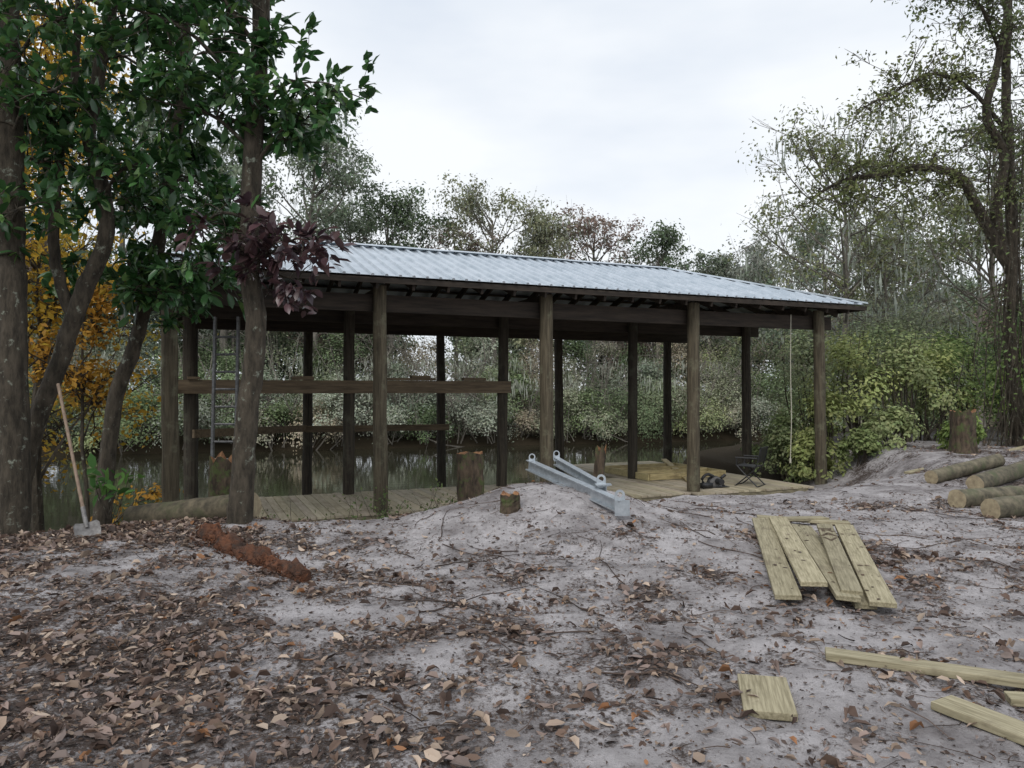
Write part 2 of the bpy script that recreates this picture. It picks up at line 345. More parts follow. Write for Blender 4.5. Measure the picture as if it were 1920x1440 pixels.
# dock
dock=empty('wooden_dock',(E0[0],E0[1],0),ANG); DZ=-.45
g=Geo()
def planks(s0,s1,v0,v1,w=.142):
    s=s0
    while s<s1-.05:
        c=.78+.34*R.random(); c=np.array([c,c*(.97+.04*R.random()),c*(.9+.12*R.random())]); dz=R.normal(0,.0025)
        board(g,(s+w/2,v0+R.normal(0,.012),DZ-.019+dz),(s+w/2,v1+R.normal(0,.01),DZ-.019+dz),w-.012,.038,c); s+=w
planks(1.3,9.98,.25,2.95); planks(10.0,12.9,.05,6.1)
g.build('planks',[M_deck],False,dock)
g=Geo()
for v in (.30,1.6,2.9): board(g,(1.3,v,DZ-.14),(9.95,v,DZ-.14),.05,.19,(.8,.8,.8))
for v in (.10,2,4,6.04): board(g,(10.02,v,DZ-.14),(12.86,v,DZ-.14),.05,.19,(.8,.8,.8))
board(g,(12.87,.12,DZ-.14),(12.87,6.04,DZ-.14),.04,.19,(.8,.8,.8)); board(g,(10.0,3.1,DZ-.14),(10.0,6.04,DZ-.14),.04,.19,(.8,.8,.8))
g.build('joists',[M_pt],False,dock)
fr=empty('lumber_frame',(E0[0],E0[1],0),ANG); g=Geo()
for v in (2.1,2.75,3.4,4.05): board(g,(10.25,v,DZ+.09),(12.3,v,DZ+.09),.04,.14,(1.35,1.25,1.0))
for s in (10.22,12.33): board(g,(s,2.1,DZ+.085),(s,4.05,DZ+.085),.04,.14,(1.3,1.25,1.0))
board(g,(10.9,1.5,DZ+.03),(12.5,4.8,DZ+.03+.14),.14,.035,(1.3,1.2,1.0))
g.build('boards',[M_pt],False,fr)

# ladder
g=Geo(); lx=-4.93; ly=12.75
for dx in (-.20,.20): board(g,(lx+dx,ly,-.5),(lx+dx,ly+.15,2.85),.04,.07,up=(0,1,0))
for z in np.arange(-.2,2.8,.30): tube(g,[(lx-.20,ly+(z+.5)*.045,z),(lx+.20,ly+(z+.5)*.045,z)],.022,6,(1,1,1),0)
g.build('ladder',[M_lad])
g=Geo(); P=smooth_path([(5.98,16.0,3.2),(5.97,16.0,2),(5.99,16.01,1),(5.96,16.0,.1)],12); tube(g,P,.009,6,(1,1,1)); tube(g,[(5.96,16,.12),(5.96,16,.02)],.022,6,(1,1,1),0,True); g.build('hanging_rope',[M_rope])

# folding chair
ch=empty('folding_chair',(5.08,15.95,DZ),math.radians(235)); g=Geo()
for sx in (-.26,.26):
    tube(g,smooth_path([(sx,.24,0),(sx,-.05,.28),(sx,-.22,.46)],6),.014,6,(1,1,1))
    tube(g,smooth_path([(sx*.94,-.24,0),(sx*.94,.05,.25),(sx*.94,.20,.42),(sx*.94,.30,.82)],8),.014,6,(1,1,1))
    tube(g,[(sx*1.04,-.22,.60),(sx*1.04,.24,.60)],.02,6,(1,1,1),0,True); tube(g,[(sx,-.2,.42),(sx*1.03,-.2,.60)],.013,6,(1,1,1))
for y,z in ((.24,.01),(-.24,.01),(.30,.82),(-.21,.43),(.2,.42)): tube(g,[(-.26,y,z),(.26,y,z)],.013,6,(1,1,1))
g.build('frame',[M_black],False,ch)
g=Geo(); board(g,(0,-.22,.43),(0,.2,.41),.48,.012); board(g,(0,.215,.50),(0,.295,.80),.48,.012,up=(0,1,0)); g.build('seat',[M_black],False,ch)

# circular saw
sw=empty('circular_saw',(4.25,15.6,DZ),math.radians(15)); g=Geo()
board(g,(-.2,0,.012),(.2,0,.012),.18,.008); 
a=np.linspace(0,np.pi,12); tube(g,np.stack([.12*np.cos(a),np.full(12,.03),.03+.12*np.sin(a)],1),.035,8,(1,1,1),0,True)
tube(g,[(0,.02,.1),(0,.16,.1)],.06,12,(1,1,1),0,True); tube(g,[(.03,.03,.1),(.03,-.14,.1)],.05,10,(1,1,1),0,True)
tube(g,smooth_path([(-.05,-.02,.18),(-.16,-.02,.22),(-.25,-.02,.15),(-.22,-.02,.06)],8),.024,8,(1,1,1),0,True); tube(g,[(.1,0,.15),(.17,0,.2)],.025,8,(1,1,1),0,True)
board(g,(-.3,-.08,.05),(-.12,-.08,.05),.09,.08)
g.build('body',[M_black],True,sw)
g=Geo(); a=np.linspace(0,2*np.pi,25)[:-1]; V=np.stack([.115*np.cos(a),np.full(24,-.01),.06+.115*np.sin(a)],1); V=np.vstack([V,[[0,-.01,.06]]])
g.add(V,[[q,(q+1)%24,24] for q in range(24)],(1,1,1)); g.build('blade',[M_steel],False,sw); sw.scale=(1.3,1.3,1.3)
g=Geo(); P=smooth_path([(4.0,15.6,DZ+.03),(3.7,15.4,DZ+.015),(3.9,15.9,DZ+.015),(4.4,16.2,DZ+.015),(4.5,15.8,DZ+.02),(4.3,15.6,DZ+.04)],30); tube(g,P,.008,6,(1,1,1)); g.build('power_cord',[M_black],True)

# ------------------------------------------------------------ galvanized steel beams
cr=empty('steel_boat_lift_beams'); g=Geo()
def ibeam(p0,p1,h=.17,w=.11,t=.012):
    p0=np.array(p0,float);p1=np.array(p1,float); d=(p1-p0)/np.linalg.norm(p1-p0)
    s=np.cross((0,0,1),d); s/=np.linalg.norm(s); u=np.cross(d,s)
    board(g,p0+u*h/2,p1+u*h/2,w,t); board(g,p0-u*h/2,p1-u*h/2,w,t); board(g,p0,p1,t,h-t-.002)
    return d,s,u
def lug(c,s,d,r=.075,hole=.028,t=.012,hgt=.10):
    n=20; c=np.array(c,float); s=np.array(s); d=np.array(d); z=np.array([0,0,1.])
    a=np.linspace(0,2*np.pi,n+1)[:-1]
    outer=[]
    for q in a:
        if math.sin(q)>=-.01: outer.append((r*math.cos(q),r*math.sin(q)))
        else: 
            m=max(abs(math.cos(q)),abs(math.sin(q))); outer.append((r*math.cos(q)/m, max(-hgt,hgt*math.sin(q)/m)))
    for sg in (-1,1):
        V=[c+d*o[0]+z*o[1]+s*sg*t/2 for o in outer]+[c+d*hole*math.cos(q)+z*hole*math.sin(q)+s*sg*t/2 for q in a]
        F=[[q,(q+1)%n,n+(q+1)%n,n+q] for q in range(n)]
        g.add(V,F,(1,1,1))
    V=[c+d*o[0]+z*o[1]+s*sg*t/2 for sg in (-1,1) for o in outer]; g.add(V,[[q,(q+1)%n,n+(q+1)%n,n+q] for q in range(n)],(1,1,1))
    V=[c+d*hole*math.cos(q)+z*hole*math.sin(q)+s*sg*t/2 for sg in (-1,1) for q in a]; g.add(V,[[q,(q+1)%n,n+(q+1)%n,n+q] for q in range(n)],(1,1,1))
A0=(.22,9.7,.62);A1=(1.17,7.95,.35); B0=(.58,9.75,.66);B1=(1.06,8.4,.47)
Xax=np.array([1.,0,0]); Yax=np.array([0,1.,0])
ibeam(A0,A1,.12,.10)
lug(np.array(A1)+(-.02,.02,.125),Yax,Xax,.055); lug(np.array(A0)+(.04,-.02,.105),Yax,Xax,.042)
board(g,np.array(A1)+(-.08,-.012,-.01),np.array(A1)+(.08,-.012,-.01),.012,.17)
ibeam(B0,B1,.09,.08)
lug(np.array(B1)+(-.05,.06,.115),Yax,Xax,.052); lug(np.array(B0)+(.0,.0,.10),Yax,Xax,.042)
board(g,np.array(B1)+(-.12,.05,.055),np.array(B1)+(.06,.05,.055),.12,.012)
g.build('beams',[M_galv],False,cr)

# ------------------------------------------------------------ lumber on the ground
def plank(name,p0,p1,w,h,tint=1.,parent=None,z0=None,roll=0):
    a=Vector((p0[0],p0[1],p0[2])); b=Vector((p1[0],p1[1],p1[2])); L=(b-a).length
    g=Geo(); board(g,(-L/2,0,0),(L/2,0,0),w,h,np.array([1,1,1])*tint); o=g.build(name,[M_pt])
    d=(b-a).normalized(); o.rotation_mode='QUATERNION'; s=Vector((0,0,1)).cross(d).normalized(); u=d.cross(s)
    o.rotation_quaternion=(Matrix((d,s,u)).transposed().to_quaternion() @ Matrix.Rotation(roll,3,'X').to_quaternion())
    o.location=(a+b)/2
    bv=o.modifiers.new('bevel','BEVEL'); bv.width=.004; bv.segments=2
    if parent: o.parent=parent
    return o
st=empty('lumber_stack')
G=lambda x,y:float(gz(x,y))
def zz(x,y,o): return G(x,y)+o
specs=[((2.86,8.6),(2.05,5.55),.19,.05,.92),((3.02,8.5),(2.27,5.62),.19,.09,1.12),((3.17,8.25),(2.44,5.42),.17,.055,.9),((3.28,7.85),(2.50,5.5),.15,.10,.8),((3.55,8.0),(2.66,5.36),.18,.06,1.05),((3.30,8.45),(2.58,5.45),.15,.02,.85)]
bds=[]
for q,(a,b,w,o,t) in enumerate(specs):
    bds.append(plank('board_%d'%(q+1),(a[0],a[1],zz(*a,o+.04)),(b[0],b[1],zz(*b,o+.02)),w,.038,t,st,roll=R.normal(0,.03)))
cu=bpy.data.curves.new('lettering','FONT'); cu.body='R\nA\nV'; cu.size=.22; cu.extrude=.0008; cu.space_line=.95; cu.offset=.004
cu.align_x='CENTER'; cu.align_y='CENTER'
tx=bpy.data.objects.new('lettering',cu); COL.objects.link(tx); cu.materials.append(noise_mat('pencil',(.06,.04,.02),(.10,.065,.035),20))
tx.parent=bds[3]; tx.location=(-.70,0,.0205); tx.rotation_euler=(0,0,math.pi/2)
plank('scrap_board',(2.95,9.0,zz(2.95,9.0,.05)),(3.95,8.75,zz(3.95,8.75,.05)),.15,.035,1.0)
plank('scrap_board',(3.15,8.72,zz(3.15,8.72,.08)),(3.75,8.95,zz(3.75,8.95,.08)),.14,.035,.9)
plank('scrap_board',(1.34,4.02,zz(1.34,4.02,.035)),(1.25,3.62,zz(1.25,3.62,.03)),.25,.04,.95)
plank('scrap_board',(1.80,4.30,zz(1.78,4.3,.03)),(2.78,3.94,zz(2.75,3.92,.04)),.13,.04,.95)
plank('scrap_board',(2.13,3.72,zz(2.13,3.72,.03)),(2.37,3.28,zz(2.37,3.28,.03)),.17,.04,1.0)
plank('scrap_board',(2.54,3.84,zz(2.54,3.84,.02)),(3.0,3.70,zz(3.0,3.70,.03)),.11,.04,1.0)
plank('long_board',(7.25,13.7,zz(7.25,13.7,.05)),(10.8,15.6,zz(10.8,15.6,.06)),.14,.04,1.05)
g=Geo(); k=90; t=R.random(k); q=R.integers(0,5,k); ax=np.array([s[0] for s in specs])[q]; bx=np.array([s[1] for s in specs])[q]
pp=ax+(bx-ax)*t[:,None]; hz=np.array([s[3] for s in specs])[q]; za=gz(ax[:,0],ax[:,1])+.04; zb=gz(bx[:,0],bx[:,1])+.02
az=R.random(k)*6.28; L=.015+.05*R.random(k)**2
inst(g,LV,LF,np.stack([pp[:,0]+R.normal(0,.04,k),pp[:,1],za+(zb-za)*t+hz+.022],1),np.stack([np.cos(az),np.sin(az),np.zeros(k)],1),L,L*.5,brownmix(k)*.6,0,np.tile([[0,0,1.]],(k,1)))
g.build('scattered_leaves',[M_dead])

# ------------------------------------------------------------ logs & stumps
def log(name,a,b,r,tint=(1,1,1),ms=None,me=None,rough=.03,zo=0):
    g=Geo(); n=14; t=np.linspace(0,1,n); x=a[0]+(b[0]-a[0])*t; y=a[1]+(b[1]-a[1])*t
    z=np.linspace(G(*a),G(*b),n)+r*.85+zo
    tube(g,np.stack([x,y,z],1),r,18,tint,0,(1,(1,1,1)),rough); return g.build(name,[ms or M_logside,me or M_end],True)
def fix_flat(o):
    for p in o.data.polygons:
        if p.material_index==1: p.use_smooth=False
for a,b,r in (((6.73,12.0),(8.4,12.9),.115),((7.0,11.3),(8.9,12.6),.13),((5.92,9.95),(7.5,10.75),.13),((6.05,9.45),(7.9,10.2),.135)):
    fix_flat(log('log',a,b,r,np.array([1,1,1])*R.uniform(.8,1.05)))
fix_flat(log('fallen_post',(-4.95,9.75),(-3.2,9.25),.165,(.75,.72,.7),zo=.04))
g=Geo(); n=34; t=np.linspace(0,1,n); x=-3.35+1.58*t+.03*np.sin(t*9); y=8.05-1.75*t
tube(g,np.stack([x,y,np.array([G(a,b) for a,b in zip(x,y)])+.04],1),.085*(1+.25*np.sin(t*23))*np.clip(t*8+.4,0,1),14,(1,1,1),0,True,.22)
k=2200; tt=R.random(k); px=-3.35+1.58*tt+R.normal(0,.10,k); py=8.05-1.75*tt+R.normal(0,.09,k)
inst(g,LV,LF,np.stack([px,py,gz(px,py)+.01+.12*R.random(k)*np.exp(-((px+3.35-1.58*tt)/.09)**2)],1),R.standard_normal((k,3))*np.array([1,1,.4]),.015+.04*R.random(k),.006+.014*R.random(k),(1,1,1),0)
g.build('rotten_log',[M_rot],False)
def stump(name,x,y,top,r,lean=(0,0),sharp=.06,ms=None):
    g=Geo(); z0=G(x,y)-.1; n=12; t=np.linspace(0,1,n)
    P=np.stack([x+lean[0]*t,y+lean[1]*t,z0+(top-z0)*t],1); sides=20; a=np.arange(sides)*2*np.pi/sides
    prof=1+.5*np.exp(-t*7); ph=R.random(4)*6
    rr=r*prof[:,None]*(1+.10*np.sin(3*a+ph[0])[None]+.07*np.sin(7*a+ph[1])[None]*(1-t[:,None]*.4)+R.normal(0,.03,(n,sides)))
    V=P[:,None,:]+np.stack([rr*np.cos(a),rr*np.sin(a),np.zeros_like(rr)],-1)
    V[-1,:,2]+=sharp*np.abs(np.sin(2*a+ph[2]))+R.normal(0,sharp*.4,sides)
    i=np.arange(n-1)[:,None]*sides; j=np.arange(sides)[None]; jn=(j+1)%sides
    g.add(V.reshape(-1,3),np.stack([i+j,i+jn,i+sides+jn,i+sides+j],-1).reshape(-1,4),(1,1,1),0)
    inner=P[-1]+ (V[-1]-P[-1])*.5; inner[:,2]=P[-1,2]+R.normal(0,sharp*.3,sides)
    VV=np.vstack([V[-1],inner,P[-1][None]]); 
    g.add(VV,[[q,(q+1)%sides,sides+(q+1)%sides,sides+q] for q in range(sides)],(1,1,1),1); g.add(VV,[[sides+q,sides+(q+1)%sides,2*sides] for q in range(sides)],(1,1,1),1)
    return g.build(name,[ms or M_stump,M_stumptop],False)
stump('tree_stump',-.66,12.1,.55,.21,(-.03,0),.03)
stump('tree_stump',-4.2,10.75,.56,.16,(.02,0),.09)
stump('tree_stump',1.36,12.4,.54,.09,(.12,0),.12)
stump('tree_stump',-.03,8.35,.41,.11,(0,0),.03)
stump('tree_stump',9.05,15.0,1.12,.22,(0,0),.06)

# ------------------------------------------------------------ shovel
sh=empty('shovel'); g=Geo()
top=np.array([-5.24,8.62,1.66]); bot=np.array([-4.60,8.05,.22]); tube(g,[top,top+(bot-top)*.3,top+(bot-top)*.7,bot],[.019,.018,.018,.020],10,(1,1,1),0,True); g.build('handle',[M_handle],True,sh)
g=Geo(); d=(bot-top)/np.linalg.norm(bot-top); tube(g,[bot-d*.12,bot+d*.05,bot+d*.12],[.024,.024,.02],10,(1,1,1),0,True)
s=np.array([.82,.5,0.]); s-=d*(s@d); s/=np.linalg.norm(s); nn=np.cross(s,d)
if nn[2]<0: nn=-nn
rows=[(.0,.10),(.03,.125),(.12,.125),(.2,.11),(.26,.07),(.30,.0)]; V=[];m=7
for t,wd in rows:
    for q in range(m):
        f=(q/(m-1))*2-1; V.append(bot+d*(.06+t)+s*f*wd+nn*(.035*f*f-.01))
g.add(V,[[a*m+b,a*m+b+1,(a+1)*m+b+1,(a+1)*m+b] for a in range(5) for b in range(m-1)],(1,1,1)); g.build('blade',[M_steel],True,sh)

# ------------------------------------------------------------ near trees (magnolia etc.)
def trunk(g,P,r,n=40,sides=14,rough=.045,m=0):
    Q=smooth_path(P,n); rr=np.interp(np.linspace(0,1,n),np.linspace(0,1,len(r)),r)*.93
    Q=Q+R.normal(0,.006,Q.shape); tube(g,Q,rr,sides,(1,1,1),m,False,rough); return Q
def whorls(g,centers,dirs,nl,L,palette,m=1):
    for c,d in zip(centers,dirs):
        k=nl+R.integers(-2,3); k=max(k,3)
        dd=nrm(np.asarray(d))[None]*.55+R.standard_normal((k,3))*.62
        dd[:,2]-=.12
        pos=c[None]+R.normal(0,.04,(k,3)); LL=L*(.65+.6*R.random(k))
        cc=palette[R.integers(0,len(palette),k)]*(.7+.6*R.random((k,1)))
        nh=np.stack([R.normal(0,.55,k),R.normal(0,.55,k),np.ones(k)],1)
        inst(g,LV,LF,pos,dd,LL,LL*(.42+.1*R.random(k)),cc,m,nh)
GREEN=np.array([[.032,.085,.026],[.05,.13,.04],[.07,.165,.05],[.04,.095,.038],[.11,.20,.055]])
PURP=np.array([[.085,.045,.05],[.12,.07,.07],[.06,.038,.045]])
def sprays(g,path,n,t0,t1,ext,nl=8,L=.16,pal=GREEN,bias=(0,0,0),sub=3):
    path=np.asarray(path); k=len(path); n=max(3,int(n*.75)); L=L*1.1
    for _ in range(n):
        t=R.uniform(t0,t1)*(k-1); i=min(int(t),k-2); p=path[i]+(path[i+1]-path[i])*(t-i)
        d=nrm(R.standard_normal(3)*np.array([1,.8,.6])+np.array(bias)); Ln=ext*(.5+.9*R.random())
        mid=p+d*Ln*.55+np.array([0,0,.08*Ln]); end=p+d*Ln+R.normal(0,.06,3)-np.array([0,0,.12*Ln])
        q=smooth_path([p,mid,end],6); tube(g,q,np.linspace(.012,.004,6),4,(.6,.6,.6),0)
        cs=[end];ds=[end-mid]
        for _ in range(sub):
            b=q[R.integers(2,6)]; dd=nrm(d+R.standard_normal(3)*.8); e=b+dd*(.12+.28*R.random()); tube(g,[b,(b+e)/2+R.normal(0,.01,3),e],[.005,.004,.003],3,(.6,.6,.6),0); cs.append(e); ds.append(dd)
        whorls(g,cs,ds,nl,L,pal)
g=Geo()
T4=trunk(g,[(-3.25,8.8,-.3),(-3.21,8.8,.0),(-3.13,8.8,1.16),(-3.03,8.82,2.29),(-3.11,8.85,3.05),(-3.08,8.85,4.3),(-3.02,8.9,5.56),(-2.98,8.9,7.0),(-2.9,9.0,9.5)],[.23,.16,.135,.125,.13,.12,.11,.10,.08],60,18)
limbs=[([(-3.08,8.85,4.6),(-2.8,8.8,5.1),(-2.5,8.7,5.2),(-2.2,8.6,4.95)],.03,15,.38),([(-3.08,8.85,4.2),(-2.75,8.75,4.6),(-2.4,8.7,4.75)],.025,12,.33),
 ([(-3.02,8.85,5.4),(-2.8,8.6,6.2),(-2.6,8.5,6.6)],.03,9,.35),([(-3.05,8.85,4.4),(-3.5,8.7,4.8),(-4.0,8.6,4.9)],.03,20,.5),
 ([(-3.08,8.85,3.6),(-3.5,8.9,3.7),(-3.9,9.0,3.4)],.025,16,.42),([(-3.0,8.9,5.6),(-3.5,8.8,6.3),(-4.1,8.7,6.6)],.03,22,.55),([(-3.1,8.85,5.0),(-3.6,8.4,5.6),(-4.2,8.2,5.8)],.03,18,.5)]
for P,r,n,e in limbs:
    q=smooth_path(P,10); tube(g,q,np.linspace(r,.012,10),6,(1,1,1),0,False,.05); sprays(g,q,n,.3,1,e)
P=smooth_path([(-3.1,8.85,3.0),(-2.9,8.75,3.15),(-2.5,8.65,3.35),(-2.3,8.6,3.25)],10); tube(g,P,np.linspace(.02,.008,10),6,(1,1,1))
sprays(g,P,14,.3,1,.3,8,.17,PURP,sub=2); P2=smooth_path([(-3.1,8.8,3.3),(-3.3,8.7,3.4),(-3.4,8.65,3.4)],8); sprays(g,P2,5,.2,1,.25,8,.16,PURP,sub=2)
P=smooth_path([(-3.05,8.85,2.9),(-2.8,8.8,2.95),(-2.45,8.7,2.85)],8); tube(g,P,np.linspace(.015,.006,8),5,(1,1,1)); sprays(g,P,10,.4,1,.25,7,.16,PURP,sub=2)
g.build('magnolia_tree',[M_bark,M_mag],True)
g=Geo()
T3=trunk(g,[(-5.78,10.5,-.5),(-5.74,10.5,-.1),(-5.6,10.5,1.37),(-5.26,10.45,2.28),(-4.96,10.4,3.48),(-4.77,10.4,4.6),(-4.62,10.4,5.58),(-4.55,10.4,7.1),(-4.5,10.5,9.5)],[.16,.13,.11,.10,.10,.095,.09,.08,.06],50,14)
for P,n,e in (([(-4.95,10.4,3.5),(-4.5,10.2,3.4),(-4.2,10.0,3.1)],18,.45),([(-5.0,10.4,3.1),(-4.8,10.0,3.0),(-4.5,9.9,2.75)],14,.35),([(-4.9,10.4,4.0),(-5.3,10.2,4.2),(-5.7,10.0,4.0)],22,.5),([(-4.75,10.4,5),(-4.3,10.1,5.5),(-3.9,9.9,5.4)],20,.55),
              ([(-4.7,10.4,5.6),(-5.2,10.2,6.1),(-5.7,10,6.2)],22,.6),([(-4.6,10.4,6.6),(-4.1,10,7.2),(-3.6,9.8,7.2)],18,.6),([(-5.1,10.4,3.0),(-5.4,10.2,3.2),(-5.8,10.1,3.0)],14,.42),([(-4.8,10.4,4.5),(-4.5,10.1,4.5),(-4.1,9.9,4.3)],16,.45)):
    q=smooth_path(P,10); tube(g,q,np.linspace(.028,.01,10),6,(1,1,1)); sprays(g,q,n,.2,1,e,9,.17)
g.build('magnolia_tree',[M_bark,M_mag],True)
g=Geo()
T2=trunk(g,[(-6.08,9,-.2),(-6.0,9,.05),(-5.78,9,1.02),(-5.46,9,1.92),(-5.2,9,2.69),(-4.9,9,3.46),(-4.95,9,4.04),(-5.11,9,4.68),(-4.98,9,5.46),(-4.85,9,6.3),(-4.8,9,9)],[.15,.13,.115,.11,.11,.10,.09,.085,.08,.075,.05],60,14)
trunk(g,[(-5.3,9,2.45),(-5.53,9.0,3.27),(-5.5,9.05,4.36),(-5.37,9.1,5.13),(-5.25,9.1,7.2)],[.08,.07,.06,.05,.04],30,10)
for P,n,e in (([(-4.95,9,3.9),(-4.6,8.8,4.2),(-4.2,8.7,4.2)],16,.45),([(-5.1,9,4.6),(-5.5,8.8,5.0),(-5.9,8.7,5.1)],22,.55),([(-4.95,9,5.5),(-4.5,8.8,5.9),(-4.1,8.6,5.9)],18,.5),([(-5.5,9,4.2),(-5.9,8.9,4.4),(-6.3,8.8,4.2)],18,.5),([(-4.9,9,6.2),(-5.4,8.7,6.4),(-5.9,8.5,6.3)],20,.6)):
    q=smooth_path(P,10); tube(g,q,np.linspace(.025,.01,10),6,(1,1,1)); sprays(g,q,n,.2,1,e,8,.16)
g.build('magnolia_tree',[M_bark,M_mag],True)
g=Geo()
trunk(g,[(-5.75,8.5,-.15),(-5.68,8.5,.1),(-5.7,8.5,2.4),(-5.74,8.5,4.2),(-5.8,8.5,6),(-5.85,8.5,9)],[.28,.19,.165,.16,.15,.12],50,18)
for P,n,e in (([(-5.74,8.5,4.4),(-5.4,8.3,4.8),(-5.0,8.2,4.9)],14,.5),([(-5.75,8.5,5.2),(-5.3,8.3,5.6),(-4.9,8.2,5.7)],16,.5),([(-5.72,8.5,3.4),(-5.5,8.3,3.6),(-5.3,8.2,3.6)],9,.35)):
    q=smooth_path(P,10); tube(g,q,np.linspace(.025,.01,10),6,(1,1,1)); sprays(g,q,n,.2,1,e,8,.15)
g.build('oak_tree',[M_bark,M_mag],True)

# ------------------------------------------------------------ generic tree
def leafcloud(g,c,sig,n,size,col,cv=.22,m=1,flat=.6,droop=0,out=None):
    n=int(n)
    if n<1: return
    o=R.normal(0,1,(n,3))
    p=c[None]+o*np.array([sig,sig,sig*flat])
    nh=o*.7+R.standard_normal((n,3))*.5; nh[:,2]+=.55
    if out is not None: nh=nh+np.asarray(out)[None]*1.3
    d=np.cross(nh,R.standard_normal((n,3))); d[:,2]-=droop
    L=size*(.6+.8*R.random(n)); cc=np.asarray(col)[None]*(1-cv+2*cv*R.random((n,1)))*(.94+.12*R.random((n,3)))
    inst(g,DV,DF,p,d,L,L*.55,cc,m,nh)
def moss(g,c,sig,n,col=(.36,.39,.33),L=.8,m=1):
    p=c[None]+R.normal(0,1,(n,3))*np.array([sig,sig,sig*.4]); d=np.tile([[0,0,-1.]],(n,1))+R.normal(0,.12,(n,3))
    LL=L*(.2+R.random(n)**1.5); inst(g,DV,DF,p,d,LL,.04+.05*R.random(n),np.asarray(col)[None]*(.7+.6*R.random((n,1))),m)
def tree(g,x,y,top,cr,cb=.4,tr=.2,col=(.07,.09,.04),leaves=8000,size=.2,mossn=0,limbs=18,sub=5,z0=None,bark=(1,1,1),lean=(0,0),elev=(.15,.8),clump=.11,sides=6,twig=True):
    z0=float(gz(x,y))-.2 if z0 is None else z0; Hh=top-z0; n=10; t=np.linspace(0,1,n)
    P=np.stack([x+lean[0]*t+np.cumsum(R.normal(0,.02*Hh/4,n)),y+lean[1]*t+np.cumsum(R.normal(0,.02*Hh/4,n)),z0+Hh*.93*t],1)
    tube(g,P,tr*(1-.82*t)+.01,sides+2,bark,0,False,.04)
    tips=[]
    for _ in range(limbs):
        f=cb+(1-cb)*R.random()**.8*.98; i=min(int(f*(n-1)),n-2); b=P[i]+(P[i+1]-P[i])*(f*(n-1)-i)
        u=(f-cb)/(1-cb); L=cr*(.55+.55*R.random())*(.35+.65*math.sin(math.pi*min(1,.25+.75*u))**.7) if u<.9 else cr*.45
        az=R.random()*6.283; el=R.uniform(*elev)+.5*u; d=np.array([math.cos(az)*math.cos(el),math.sin(az)*math.cos(el),math.sin(el)])
        e=b+d*L; md=b+d*L*.5+R.normal(0,.08*L,3); q=smooth_path([b,md,e],6); tube(g,q,np.linspace(tr*.32*(1-.5*u)+.01,.012,6),4,bark,0)
        tips.append((e,1))
        for _ in range(sub):
            a=q[R.integers(2,6)]; d2=nrm(d+R.standard_normal(3)*.9+np.array([0,0,.2])); l2=L*(.22+.3*R.random()); e2=a+d2*l2; m2=(a+e2)/2+R.normal(0,.06*l2,3)
            tube(g,[a,m2,e2],[.018,.012,.006],3,bark,0); tips.append((e2,1))
            if twig:
                for _ in range(3):
                    e3=m2+(e2-m2)*R.random()+nrm(d2+R.standard_normal(3)*.8)*l2*.5; tube(g,[m2,(m2+e3)/2+R.normal(0,.03,3),e3],[.010,.007,.004],3,bark,0)
    per=leaves/len(tips)
    for e,_ in tips:
        w=R.uniform(.1,1.9); tint=R.uniform(.7,1.35); leafcloud(g,e,cr*clump*R.uniform(.7,1.4),per*w,size,np.array(col)*tint,m=1)
        if mossn and R.random()<.5: moss(g,e,cr*.08,mossn)
GG=(.20,.24,.165); DG=(.125,.165,.095); OL=(.25,.26,.16); RD=(.28,.21,.175); GY=(.31,.325,.275); TEAL=(.19,.245,.20)  # far foliage lightened and greyed: distance haze is put into these colours
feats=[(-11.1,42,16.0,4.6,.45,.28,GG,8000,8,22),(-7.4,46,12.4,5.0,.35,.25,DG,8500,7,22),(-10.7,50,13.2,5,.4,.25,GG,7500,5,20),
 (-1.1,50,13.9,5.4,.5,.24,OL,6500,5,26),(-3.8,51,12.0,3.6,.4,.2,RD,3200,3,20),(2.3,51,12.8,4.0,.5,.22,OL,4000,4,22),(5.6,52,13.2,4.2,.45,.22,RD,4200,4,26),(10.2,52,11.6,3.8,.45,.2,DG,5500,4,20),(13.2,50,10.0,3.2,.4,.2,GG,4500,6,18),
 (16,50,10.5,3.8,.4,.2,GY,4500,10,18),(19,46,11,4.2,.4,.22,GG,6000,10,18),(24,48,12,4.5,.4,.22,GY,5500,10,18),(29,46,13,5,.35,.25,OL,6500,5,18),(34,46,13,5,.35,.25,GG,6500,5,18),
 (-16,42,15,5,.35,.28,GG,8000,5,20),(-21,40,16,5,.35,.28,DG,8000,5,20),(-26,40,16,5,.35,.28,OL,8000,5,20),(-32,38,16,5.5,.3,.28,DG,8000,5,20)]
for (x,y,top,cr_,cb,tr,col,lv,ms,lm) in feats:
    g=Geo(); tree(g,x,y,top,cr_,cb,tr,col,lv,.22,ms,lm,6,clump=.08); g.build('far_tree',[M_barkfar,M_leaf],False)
g=Geo()
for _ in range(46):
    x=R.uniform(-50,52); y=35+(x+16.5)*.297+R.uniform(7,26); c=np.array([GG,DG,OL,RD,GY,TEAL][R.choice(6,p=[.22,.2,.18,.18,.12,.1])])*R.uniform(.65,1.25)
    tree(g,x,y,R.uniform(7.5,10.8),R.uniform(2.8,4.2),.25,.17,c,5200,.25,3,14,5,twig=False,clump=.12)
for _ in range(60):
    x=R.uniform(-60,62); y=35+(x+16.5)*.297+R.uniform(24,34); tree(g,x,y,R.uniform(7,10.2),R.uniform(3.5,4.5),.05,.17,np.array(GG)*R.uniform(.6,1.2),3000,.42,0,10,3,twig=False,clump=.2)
g.build('distant_forest',[M_barkfar,M_leaf],False)
